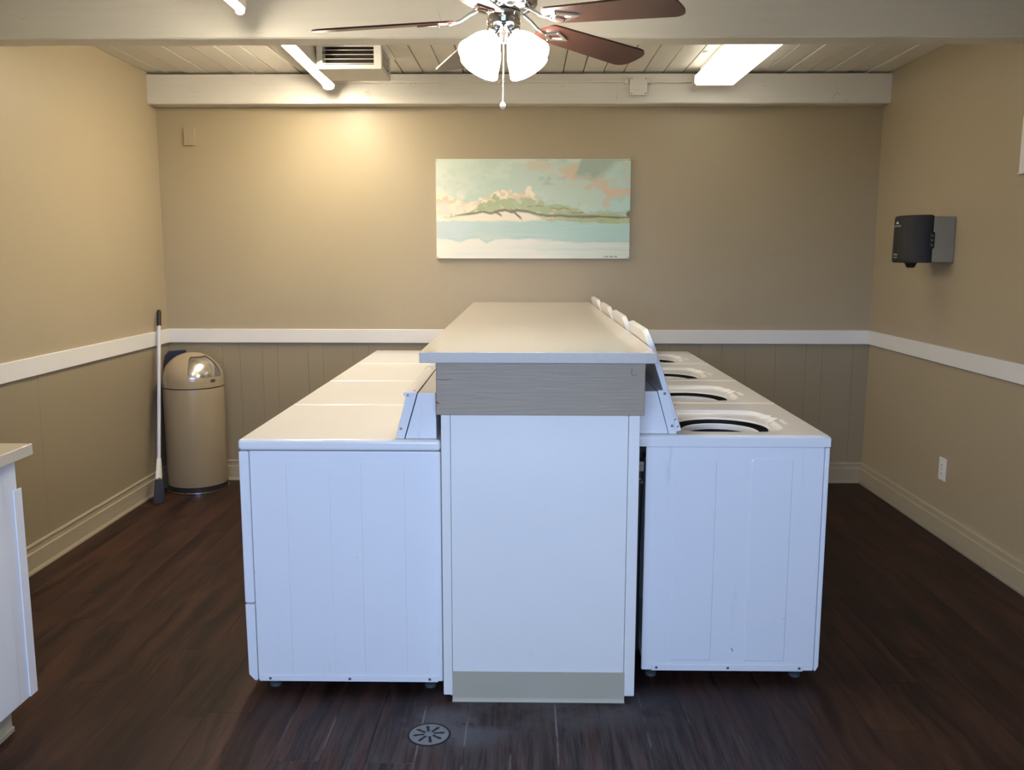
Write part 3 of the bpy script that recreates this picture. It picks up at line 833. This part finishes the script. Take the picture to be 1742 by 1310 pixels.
# pale cream at the left, cream bank of cloud over the hill
lay((246, 238, 222), sst(.16 - U + (f3 - .5) * .30, 0, .14) * sst(Vv, .22, .42) * .9)
ctop = curve([(0, .36), (.05, .35), (.10, .41), (.2, .41), (.27, .35), (.33, .30), (.40, .325), (.45, .315), (.48, .28), (.51, .35), (.55, .44), (1, .5)]) + (f3 - .5) * .10 + (f5 - .5) * .05
lay((252, 234, 206), sst(Vv - ctop, 0, .015) * (1 - sst(Vv, .55, .60)) * (1 - sst(U, .49, .55)) * .95)
lay((214, 194, 164), sst(f5 + (f3 - .5) * .6, .52, .60) * sst(Vv - ctop, -.02, .02) * (1 - sst(Vv, .43, .48)) * (1 - sst(U, .5, .56)) * .7)
lay((226, 222, 206), sst(f2, .5, .6) * sst(Vv, .40, .46) * (1 - sst(Vv, .54, .58)) * (1 - sst(U, .2, .3)) * .8)
# green hill
line = curve([(0, .585), (.08, .575), (.13, .555), (.2, .54), (.24, .525), (.28, .545), (.33, .515), (.36, .508), (.39, .530), (.42, .510), (.47, .520), (.52, .55), (.57, .565), (.64, .565), (.75, .578), (.84, .575), (.94, .585), (1, .58)])
gt = curve([(0, .60), (.07, .575), (.12, .55), (.17, .50), (.21, .43), (.26, .41), (.30, .345), (.34, .39), (.42, .385), (.48, .36), (.53, .42), (.58, .46), (.64, .43), (.70, .46), (.78, .53), (.88, .53), (.95, .54), (1, .54)]) + (f3 - .5) * .12 + (f5 - .5) * .05
gb = line + curve([(0, .0), (.3, .006), (.52, .02), (.6, .06), (.75, .075), (.9, .085), (1, .085)]) + (f3 - .5) * .02
gm = sst(Vv - gt, 0, .02) * (1 - sst(Vv - gb, 0, .015))
lay((166, 182, 128), gm * .95)
lay((184, 192, 146), gm * sst(f2, .52, .62) * .6)
lay((250, 232, 206), gm * sst(f5 + (f2 - .5) * .3, .63, .67) * (1 - sst(U, .6, .7)))
lay((150, 166, 112), gm * sst(f5, .57, .66) * .45)
# bright strip under the dark line
st = sst(Vv - line, .012, .03) * (1 - sst(Vv - (.612 + (f3 - .5) * .03), 0, .015)) * (1 - sst(U, .50, .58)) * sst(U, .0, .08)
lay((250, 234, 210), st)
# sea
s0 = .615 + (f3 - .5) * .03 + .02 * sst(U, .6, .9)
hs = vnoise(4, 46, 200) * .6 + vnoise(9, 90, 210) * .4      # long horizontal brush marks
lay((186, 210, 200), sst(Vv - s0, 0, .02))
lay((172, 208, 200), sst(Vv - s0, 0, .02) * sst(U + (f2 - .5) * .5 + (hs - .5) * .5, .25, .80))
lay((208, 218, 222), sst(Vv - s0, 0, .03) * (1 - sst(U + (f1 - .5) * .3, .10, .35)) * .8)
lay((196, 214, 206), sst(Vv - s0, 0, .02) * sst(hs, .52, .75) * .6)
lay((206, 216, 200), sst(Vv - s0, .09, .15) * sst(.6 - U + (hs - .5) * .4, .1, .4) * sst(U, .14, .24) * .8)
fg = curve([(0, .79), (.08, .80), (.12, .83), (.17, .79), (.22, .79), (.26, .84), (.30, .80), (.36, .79), (.42, .80), (.47, .785), (.6, .80), (.75, .82), (1, .83)]) + (f3 - .5) * .015
lay((176, 204, 194), np.exp(-((Vv - fg) / .011) ** 2) * .6 * sst(f2, .35, .55))
lay((238, 234, 220), sst(Vv - fg, 0, .02) * (1 - .0 * U))
lay((212, 224, 210), sst(Vv - fg, 0, .03) * sst(U + (f2 - .5) * .3 + (hs - .5) * .3, .40, .90))
lay((226, 230, 220), sst(Vv - fg, 0, .05) * sst(hs, .5, .75) * .6)
lay((176, 204, 196), np.exp(-((Vv - (.825 + (f2 - .5) * .04)) / .008) ** 2) * sst(U, .5, .65) * .8)
lay((190, 210, 200), np.exp(-((Vv - (.905 + (f2 - .5) * .03)) / .008) ** 2) * sst(U, .4, .7) * .6)
lay((248, 242, 226), (1 - sst(U, .0, .14)) * sst(Vv, .78, .9) * .8)
# dark ridge strokes
th = curve([(0, .0), (.1, .001), (.2, .002), (.28, .003), (.34, .006), (.42, .007), (.5, .004), (.7, .006), (.80, .008), (.86, .002), (.94, .004), (.95, 0), (1, 0)]) * (.5 + f2)
lay((104, 84, 60), (1 - sst(np.abs(Vv - line - (f3 - .5) * .012), th, th + .012)) * sst(U, .08, .16) * .85)
l2 = curve([(0, 2), (.46, 2), (.47, .475), (.53, .465), (.58, .485), (.63, .505), (.66, .485), (.69, .50), (.70, .535), (.73, .54), (.76, .53), (.77, 2), (1, 2)])
lay((126, 106, 76), (1 - sst(np.abs(Vv - l2 - (f3 - .5) * .012), .001, .011)) * .7 * sst(f2, .38, .5))
lay((110, 90, 66), (1 - sst(np.abs((Vv - .51) - (U - .39) * 1.7), .006, .02)) * sst(U, .385, .39) * (1 - sst(U, .43, .45)) * .9)
lay((112, 92, 70), (1 - sst(np.abs((Vv - .52) - (U - .30) * 1.2), .006, .02)) * sst(U, .30, .31) * (1 - sst(U, .33, .345)) * .8)
lay((104, 88, 70), (1 - sst(np.hypot(U - 1.0, (Vv - .55) * .6), .012, .024)))
Cl = C / 255.0
Cl = np.where(Cl <= .04045, Cl / 12.92, ((Cl + .055) / 1.055) ** 2.4)
Cl = np.clip(Cl * 0.98, 0, 0.9)
xs = AX0 + 0.001 + U * (AX1 - AX0 - 0.002); zs = AZ1 - 0.001 - Vv * (AZ1 - AZ0 - 0.002)
PC = BASE['wall_art']
vs = np.stack([xs - PC.x, np.full_like(xs, AY) - PC.y, zs - PC.z], -1).reshape(-1, 3)
ii = np.arange(NU * NV).reshape(NV, NU)
fc = np.stack([ii[:-1, :-1], ii[1:, :-1], ii[1:, 1:], ii[:-1, 1:]], -1).reshape(-1, 4)
me = bpy.data.meshes.new('print')
me.from_pydata(vs.tolist(), [], fc.tolist())
ca = me.color_attributes.new('paint', 'FLOAT_COLOR', 'POINT')
ca.data.foreach_set('color', np.concatenate([Cl.reshape(-1, 3), np.ones((NU * NV, 1))], 1).astype(np.float32).ravel())
k = NT('seascape_paint'); at = k.n('Attribute', {'attribute_name': 'paint'})
pc = k.mix(k.math('MULTIPLY', k.noise(k.pos(), 90.0, 3.0), 0.12), at.outputs['Color'], (0.75, 0.78, 0.70))
me.materials.append(k.out(Base_Color=pc, Roughness=0.35))
po = bpy.data.objects.new('print', me); COL.objects.link(po); po.parent = art
for x in (AX0 + 0.007, AX1 - 0.007):
    for z in (AZ0 + 0.008, AZ1 - 0.008):
        screw(art, x, AY - 0.0002, z, (0, -1, 0), 0.0035)
obj('hanger', bx(B(), 0.045, 0.065, AY + 0.006, YB, AZ1 - 0.004, AZ1 + 0.006, 0.002), 'screw', art)
# small signature strokes in the lower corner of the print
bm = B()
for q in range(9):
    x = AX0 + (AX1 - AX0) * (0.865 + 0.008 * q)
    bx(bm, x, x + 0.0035 + 0.002 * (q % 3), AY - 0.0006, AY - 0.0001, AZ0 + 0.009, AZ0 + 0.0125 + 0.0025 * ((q * 7) % 3))
obj('signature', bm, 'scuff', art)

# ------------------------------------------------------------------ wall fittings
sw = thing('switch_plate', (-2.1895, YB, 2.238), 'small blank switch plate painted tan like the wall, high up by the corner', 'switch plate')
box('plate', 'wall', sw, -2.225, -2.154, YB - 0.013, YB, 2.238, 2.349, 0.002, 2, smooth=True)
box('toggle', 'wall', sw, -2.1945, -2.1845, YB - 0.019, YB - 0.012, 2.285, 2.303, 0.002)
for z in (2.253, 2.334):
    screw(sw, -2.1895, YB - 0.0128, z, (0, -1, 0), 0.003)

ol = thing('wall_outlet', (XR, 4.782, 0.314), 'white duplex outlet plate low on the wall below the towel dispenser', 'outlet')
box('plate', 'plate', ol, XR - 0.006, XR, 4.742, 4.823, 0.314, 0.438, 0.003, 2, smooth=True)
for z in (0.352, 0.400):
    rc = obj('receptacle', lathe(B(), [(0.017, 0), (0.017, 0.002), (0.0, 0.0022)], (XR - 0.0058, 4.782, z), 20, (-1, 0, 0)), 'white', ol, True)
    sm = B()
    bx(sm, XR - 0.0088, XR - 0.0080, 4.775, 4.777, z - 0.004, z + 0.005); bx(sm, XR - 0.0088, XR - 0.0080, 4.787, 4.789, z - 0.004, z + 0.005)
    obj('slot', sm, 'dark', rc)
screw(ol, XR - 0.0058, 4.782, 0.376, (-1, 0, 0), 0.003)

sg = thing('wall_sign', (XR, 4.10, 1.918), 'white notice board cut off by the picture edge, above the chair rail', 'sign')
box('board', 'white', sg, XR - 0.014, XR, 3.93, 4.240, 1.914, 2.168, 0.002)
box('board_frame', 'rail', sg, XR - 0.018, XR - 0.001, 3.93, 4.246, 1.908, 1.9135, 0.0015)

# paper towel dispenser
TY0, TY1, TZ0, TZ1 = 4.838, 5.104, 1.497, 1.744
TC, TH = (TY0 + TY1) / 2, (TY1 - TY0) / 2
tdp = thing('towel_dispenser', (XR, TC, TZ0), 'black and grey centre-pull paper towel dispenser mounted on the tan side wall', 'dispenser')
box('body', 'grey', tdp, 2.180, XR - 0.0005, TY0, TY1, TZ0 + 0.002, TZ1 - 0.002, 0.004, 2, smooth=True)
def bulge(y):
    t = min(1.0, abs((y - TC) / TH)); return 0.135 * (1 - t ** 2.4) ** 0.62
yy = [TC + TH * math.sin(PI / 2 * s) for s in np.linspace(-1, 1, 25)]
rings = []
for z, sc_ in ((TZ0 + 0.004, 0.90), (TZ0 - 0.001, 0.96), (TZ0 + 0.010, 1.0), (TZ0 + 0.02, 1.0), (TZ1 - 0.02, 0.98), (TZ1 - 0.006, 0.97), (TZ1 + 0.003, 0.93), (TZ1 + 0.006, 0.80)):
    rings.append([(2.1795, TY0 + 0.002, z if False else min(max(z, TZ0), TZ1))] + [(2.1795 - bulge(y) * sc_ - 0.012, TC + (y - TC) * (0.985 if sc_ < .95 else 1.0), z) for y in yy] + [(2.1795, TY1 - 0.002, min(max(z, TZ0), TZ1))])
obj('cover', loops(B(), rings, True, True, True), 'black', tdp, True, angle=55)
obj('nozzle', lathe(B(), [(0.036, 0.012), (0.036, 0.0), (0.030, -0.006), (0.021, -0.026), (0.015, -0.028), (0.012, -0.01)], (2.125, TC, TZ0 - 0.001), 24, None, True), 'black', tdp, True)
lt = bx(B(), 2.160, 2.187, TY0 - 0.006, TY0 + 0.004, 1.572, 1.660, 0.006, 2)
obj('latch', lt, 'black', tdp, True)
lh = B()
for z in (1.590, 1.616, 1.640):
    bx(lh, 2.168, 2.176, TY0 - 0.0072, TY0 - 0.0058, z - 0.003, z + 0.003, 0.0005)
obj('latch_hole', lh, 'grey', tdp)
def lettering(txt, size, yc, zc):
    cu = bpy.data.curves.new('lettering', 'FONT'); cu.body = txt; cu.size = size; cu.align_x = 'CENTER'; cu.extrude = 0.0
    tmp = bpy.data.objects.new('tmp_text', cu); COL.objects.link(tmp)
    dg = bpy.context.evaluated_depsgraph_get(); dg.update()
    me = bpy.data.meshes.new_from_object(tmp.evaluated_get(dg))
    bpy.data.objects.remove(tmp, do_unlink=True)
    bm = B(); bm.from_mesh(me); bpy.data.meshes.remove(me)
    for v in bm.verts:
        y = yc - v.co.x; z = zc + v.co.y
        v.co = Vector((2.1795 - bulge(y) * 1.0 - 0.0128, y, z))
    return obj('lettering', bm, 'ink', tdp)
LY = TC - 0.012
lettering('Georgia-Pacific', 0.0125, LY, 1.690)
lettering('SofPull', 0.016, LY, 1.535)
lettering('centerpull', 0.010, LY, 1.522)
bm = B()
for poly in ([(0.0, 0.0), (0.018, 0.0), (0.007, 0.017)], [(0.006, 0.004), (-0.012, 0.0), (-0.002, 0.011)]):
    vsl = [bm.verts.new((2.1795 - bulge(LY - a) - 0.0128, LY - a, 1.705 + b)) for a, b in poly]; bm.faces.new(vsl)
obj('emblem', bm, 'ink', tdp)

# ------------------------------------------------------------------ conduit, junction box on the far beam
cd = thing('conduit', (-0.2, 5.80, 2.60), 'thin painted conduit running along the far ceiling beam', 'conduit')
obj('raceway', bx(bx(B(), -1.20, 0.648, 5.790, 5.811, 2.606, 2.622, 0.003, 2), 0.7625, 1.045, 5.790, 5.811, 2.604, 2.620, 0.003, 2), 'beam', cd, True)
for x in (-0.165, 0.635, 0.773):
    box('clip', 'beam', cd, x - 0.012, x + 0.012, 5.786, 5.8115, 2.598, 2.627, 0.003)
jb = thing('junction_box', (0.705, 5.79, 2.525), 'square painted junction box with screws on the far ceiling beam', 'junction box')
box('box', 'beam', jb, 0.653, 0.758, 5.774, 5.8115, 2.527, 2.634, 0.003, 2)
box('cover_plate', 'beam', jb, 0.650, 0.761, 5.769, 5.7738, 2.524, 2.637, 0.003, 2)
for x in (0.662, 0.749):
    for z in (2.536, 2.625):
        screw(jb, x, 5.7690, z, (0, -1, 0), 0.0042)

# ------------------------------------------------------------------ air vent
vx0, vx1, vy0, vy1, vz0 = -1.150, -0.794, 5.070, 5.415, 2.547
av = thing('air_vent', (-0.97, 5.24, vz0), 'white boxed ceiling air vent with louvres beside the bright tube light', 'air vent')
t_ = 0.0405
zt, zb = 2.664, 2.570
bm = B()
bx(bm, vx0, vx1, vy0, vy1, vz0, vz0 + 0.003)                                   # bottom plate
for y in (vy0, vy1 - 0.004):
    bx(bm, vx0, vx1, y, y + 0.004, vz0 + 0.003, zb); bx(bm, vx0, vx1, y, y + 0.004, zt, ZC - 0.002)
    bx(bm, vx0, vx0 + 0.033, y, y + 0.004, zb, zt); bx(bm, vx1 - t_, vx1, y, y + 0.004, zb, zt)
for x in (vx0, vx1 - 0.004):
    bx(bm, x, x + 0.004, vy0 + 0.004, vy1 - 0.004, vz0 + 0.003, zb); bx(bm, x, x + 0.004, vy0 + 0.004, vy1 - 0.004, zt, ZC - 0.002)
    bx(bm, x, x + 0.004, vy0 + 0.004, vy0 + 0.045, zb, zt); bx(bm, x, x + 0.004, vy1 - 0.045, vy1 - 0.004, zb, zt)
bx(bm, vx0, vx1 + 0.03, vy0 - 0.03, vy1 + 0.03, ZC - 0.0035, ZC - 0.0005)
obj('housing', bm, 'fixt', av)
box('dark_infill', 'vent_in', av, vx0 + 0.04, vx1 - 0.04, vy0 + 0.04, vy1 - 0.04, vz0 + 0.012, ZC - 0.004)  # solid dark box in place of the vent's unlit inside
for q in range(4):
    z = zb + 0.004 + q * 0.0235
    bm = B(); prism(bm, [(vy0 + 0.001, z), (vy0 + 0.001, z + 0.0035), (vy0 + 0.022, z + 0.0075), (vy0 + 0.022, z + 0.0045)], vx0 + 0.033, vx1 - t_, 'yz')
    obj('louvre', bm, 'fixt', av)
    bm = B(); prism(bm, [(vx1 - 0.001, z), (vx1 - 0.001, z + 0.0035), (vx1 - 0.022, z + 0.0075), (vx1 - 0.022, z + 0.0045)], vy0 + 0.045, vy1 - 0.045, 'xz')
    obj('louvre', bm, 'fixt', av)

# ------------------------------------------------------------------ strip lights
def strip_light(name, xa, xb, y0, y1, label, tm, sw=1.0):
    t = thing(name, ((xa + xb) / 2, (y0 + y1) / 2, ZC), label, 'light')
    X = lambda y: xa + (xb - xa) * (y - y0) / (y1 - y0)
    def run(prof, a, b, n=2):
        return loops(B(), [[(X(y) + p * sw, y, z) for p, z in prof] for y in (a, b)], True, True, True)
    obj('channel', run([(-0.030, ZC - 0.001), (0.030, ZC - 0.001), (0.036, ZC - 0.066), (0.0375, ZC - 0.106), (0.0360, ZC - 0.106), (0.0345, ZC - 0.0735), (-0.0345, ZC - 0.0735), (-0.0360, ZC - 0.106), (-0.0375, ZC - 0.106), (-0.036, ZC - 0.066)], y0, y1), 'fixt', t)  # side lips added to keep direct tube light off the ceiling
    obj('tube', run([(-0.022, ZC - 0.074), (0.022, ZC - 0.074), (0.029, ZC - 0.084), (0.031, ZC - 0.100), (0.025, ZC - 0.116), (0.012, ZC - 0.124), (-0.012, ZC - 0.124), (-0.025, ZC - 0.116), (-0.031, ZC - 0.100), (-0.029, ZC - 0.084)], y0 + 0.016, y1 - 0.016), tm, t)
    for a, b in ((y0 + 0.002, y0 + 0.0155), (y1 - 0.0155, y1 - 0.002)):
        obj('lamp_holder', run([(-0.034, ZC - 0.074), (0.034, ZC - 0.074), (0.0355, ZC - 0.112), (0.030, ZC - 0.126), (0.014, ZC - 0.134), (-0.014, ZC - 0.134), (-0.030, ZC - 0.126), (-0.0355, ZC - 0.112)], a, b), 'fixt', t)  # enlarged to block end-on light towards the back wall
    return t
strip_light('strip_light', -1.180, -1.215, 4.46, 5.675, 'glaring bare tube light on the boarded ceiling beside the air vent', M['tubeb'])
strip_light('strip_light', -1.205, -1.210, 2.75, 3.945, 'tube light almost out of view in front of the near beam, above the fan blade', M['tubef'], 0.6)

# wraparound fixture on the right
wl_ = thing('wraparound_light', (1.16, 5.12, 2.565), 'wide glowing wraparound ceiling light with white acrylic lens', 'light')
fx0, fx1, fy0, fy1, fz = 1.040, 1.286, 4.46, 5.690, 2.570
bm = B(); prism(bm, [(fx0 + 0.03, ZC - 0.001), (fx1 - 0.03, ZC - 0.001), (fx1 - 0.03, ZC - 0.05), (fx0 + 0.03, ZC - 0.05)], fy0 + 0.01, fy1 - 0.01, 'xz')
obj('channel', bm, 'fixt', wl_)
bm = B(); prism(bm, [(fx0, ZC - 0.051), (fx0, fz + 0.012), (fx0 + 0.012, fz), (fx1 - 0.012, fz), (fx1, fz + 0.012), (fx1, ZC - 0.051)], fy0 + 0.004, fy1 - 0.004, 'xz')
obj('lens', bm, 'lens', wl_)
for a, b in ((fy0 - 0.004, fy0 + 0.0035), (fy1 - 0.0035, fy1 + 0.004)):
    bm = B(); prism(bm, [(fx0 - 0.002, ZC - 0.045), (fx0 - 0.002, fz + 0.010), (fx0 + 0.011, fz - 0.002), (fx1 - 0.011, fz - 0.002), (fx1 + 0.002, fz + 0.010), (fx1 + 0.002, ZC - 0.045)], a, b, 'xz')
    obj('end_plate', bm, 'fixt', wl_)
obj('channel_screw', lathe(B(), [(0.016, 0), (0.016, 0.004), (0, 0.006)], (fx0 - 0.02, 5.27, ZC - 0.001), 16, (0, 0, -1)), 'fixt', wl_, True)

# ------------------------------------------------------------------ ceiling fan
FX, FY, FZ = -0.077, 3.233, 0.042
fan = thing('ceiling_fan', (FX, FY, ZC), 'chrome ceiling fan with cherry blades and four glowing glass shades', 'ceiling fan')
obj('canopy', lathe(B(), [(0.065, 0.0), (0.065, -0.02), (0.04, -0.06), (0.018, -0.07)], (FX, FY, ZC), 32, None, True), 'chrome', fan, True)
obj('downrod', tube(B(), [(FX, FY, ZC - 0.06), (FX, FY, 2.54)], 0.013, 16), 'chrome', fan, True)
obj('motor_housing', lathe(B(), [(0.02, 2.52), (0.09, 2.505), (0.128, 2.47), (0.132, 2.42), (0.122, 2.375), (0.118, 2.352), (0.106, 2.340), (0.078, 2.331), (0.055, 2.327), (0.02, 2.327)], (FX, FY, FZ), 48), 'chrome', fan, True)
obj('switch_housing', lathe(B(), [(0.050, 2.328), (0.0590, 2.326), (0.0590, 2.287), (0.055, 2.281), (0.057, 2.277), (0.052, 2.268), (0.03, 2.255), (0.012, 2.235), (0.012, 2.225), (0.0, 2.222)], (FX, FY, FZ), 40), 'chrome', fan, True)
screw(fan, FX - 0.002, FY - 0.0585, 2.309 + FZ, (0, -1, 0), 0.004)
AZS = [math.radians(a) for a in (-134, -44, 46, 136)]
for a in AZS:
    ax = Vector((math.cos(a) * 0.66, math.sin(a) * 0.66, -0.75)).normalized()
    c = Vector((FX + math.cos(a) * 0.048, FY + math.sin(a) * 0.048, 2.246 + FZ))
    obj('socket_cup', lathe(B(), [(0.016, -0.020), (0.026, -0.006), (0.032, 0.012), (0.034, 0.026), (0.028, 0.026)], c, 24, tuple(ax)), 'chrome', fan, True)
    obj('lamp_shade', lathe(B(), [(0.024, 0.012), (0.029, 0.015), (0.041, 0.030), (0.053, 0.052), (0.061, 0.076), (0.067, 0.098), (0.0745, 0.118), (0.072, 0.118), (0.0585, 0.076), (0.050, 0.053), (0.038, 0.034), (0.026, 0.020)], c, 28, tuple(ax)), 'shade', fan, True)
obj('pull_chain', tube(B(), [(FX + 0.000, FY - 0.012, 2.225 + FZ), (FX - 0.003, FY - 0.014, 2.066)], 0.0017, 8), 'white', fan, True)
obj('chain_ball', lathe(B(), [(0.0, 0.022), (0.004, 0.020), (0.0095, 0.013), (0.0112, 0.0075), (0.0095, 0.001), (0.005, -0.004), (0.0, -0.005)], (FX - 0.003, FY - 0.014, 2.047), 20), 'white', fan, True)
PITCH, DROOP, ZB0 = math.tan(math.radians(10.8)), math.tan(math.radians(4.2)), 2.3295
def fxp(r, wd, z, phi):
    zz = ZB0 + z - PITCH * wd - (r - 0.2) * DROOP
    return Vector((FX + r * math.cos(phi) - wd * math.sin(phi), FY + r * math.sin(phi) + wd * math.cos(phi), zz))
RT = 0.660
half = []
for s in np.linspace(0, 1, 9): half.append((0.165 + 0.035 * (1 - math.cos(s * PI / 2)), 0.058 * math.sin(s * PI / 2)))
for s in np.linspace(0.1, 1, 6): half.append((0.20 + (RT - 0.055 - 0.20) * s, 0.058 + 0.016 * s))
for s in np.linspace(0.1, 1, 9): half.append((RT - 0.055 + 0.055 * math.sin(s * PI / 2), 0.074 * math.cos(s * PI / 2) ** 0.6 if s < 1 else 0.0))
outl = half + [(r, -wd) for r, wd in half[::-1][1:-1]]
for kq in range(5):
    phi = math.radians(183.3 - 72 * kq)
    bm = B()
    loops(bm, [[fxp(r, wd, 0.0, phi) for r, wd in outl], [fxp(r, wd, 0.006, phi) for r, wd in outl]], True, True, True)
    bl = obj('blade', bm, 'blade', fan)
    ib = B()
    dm = [(0.185, 0.0), (0.225, 0.036), (0.300, 0.0), (0.225, -0.036)]
    di = [(0.205, 0.0), (0.229, 0.021), (0.275, 0.0), (0.229, -0.021)]
    loops(ib, [[fxp(r, wd, -0.0065, phi) for r, wd in dm], [fxp(r, wd, -0.0065, phi) for r, wd in di], [fxp(r, wd, -0.0005, phi) for r, wd in di], [fxp(r, wd, -0.0005, phi) for r, wd in dm], [fxp(r, wd, -0.0065, phi) for r, wd in dm]], True)
    hub = Vector((FX + 0.090 * math.cos(phi), FY + 0.090 * math.sin(phi), 2.332 + FZ))
    m1 = Vector((FX + 0.118 * math.cos(phi), FY + 0.118 * math.sin(phi), 2.319 + FZ))
    tube(ib, [hub, m1, fxp(0.150, 0, 0.006, phi), fxp(0.19, 0, -0.004, phi)], [0.0075, 0.0070, 0.0062, 0.0060], 10)
    obj('blade_iron', ib, 'chrome', bl, True)
    for r, wd in ((0.193, 0.0), (0.225, 0.029), (0.225, -0.029)):
        p = fxp(r, wd, -0.0065, phi)
        obj('blade_screw', lathe(B(), [(0.004, 0), (0.003, 0.003), (0, 0.0035)], p, 8, (0, 0, -1)), 'chrome', bl)
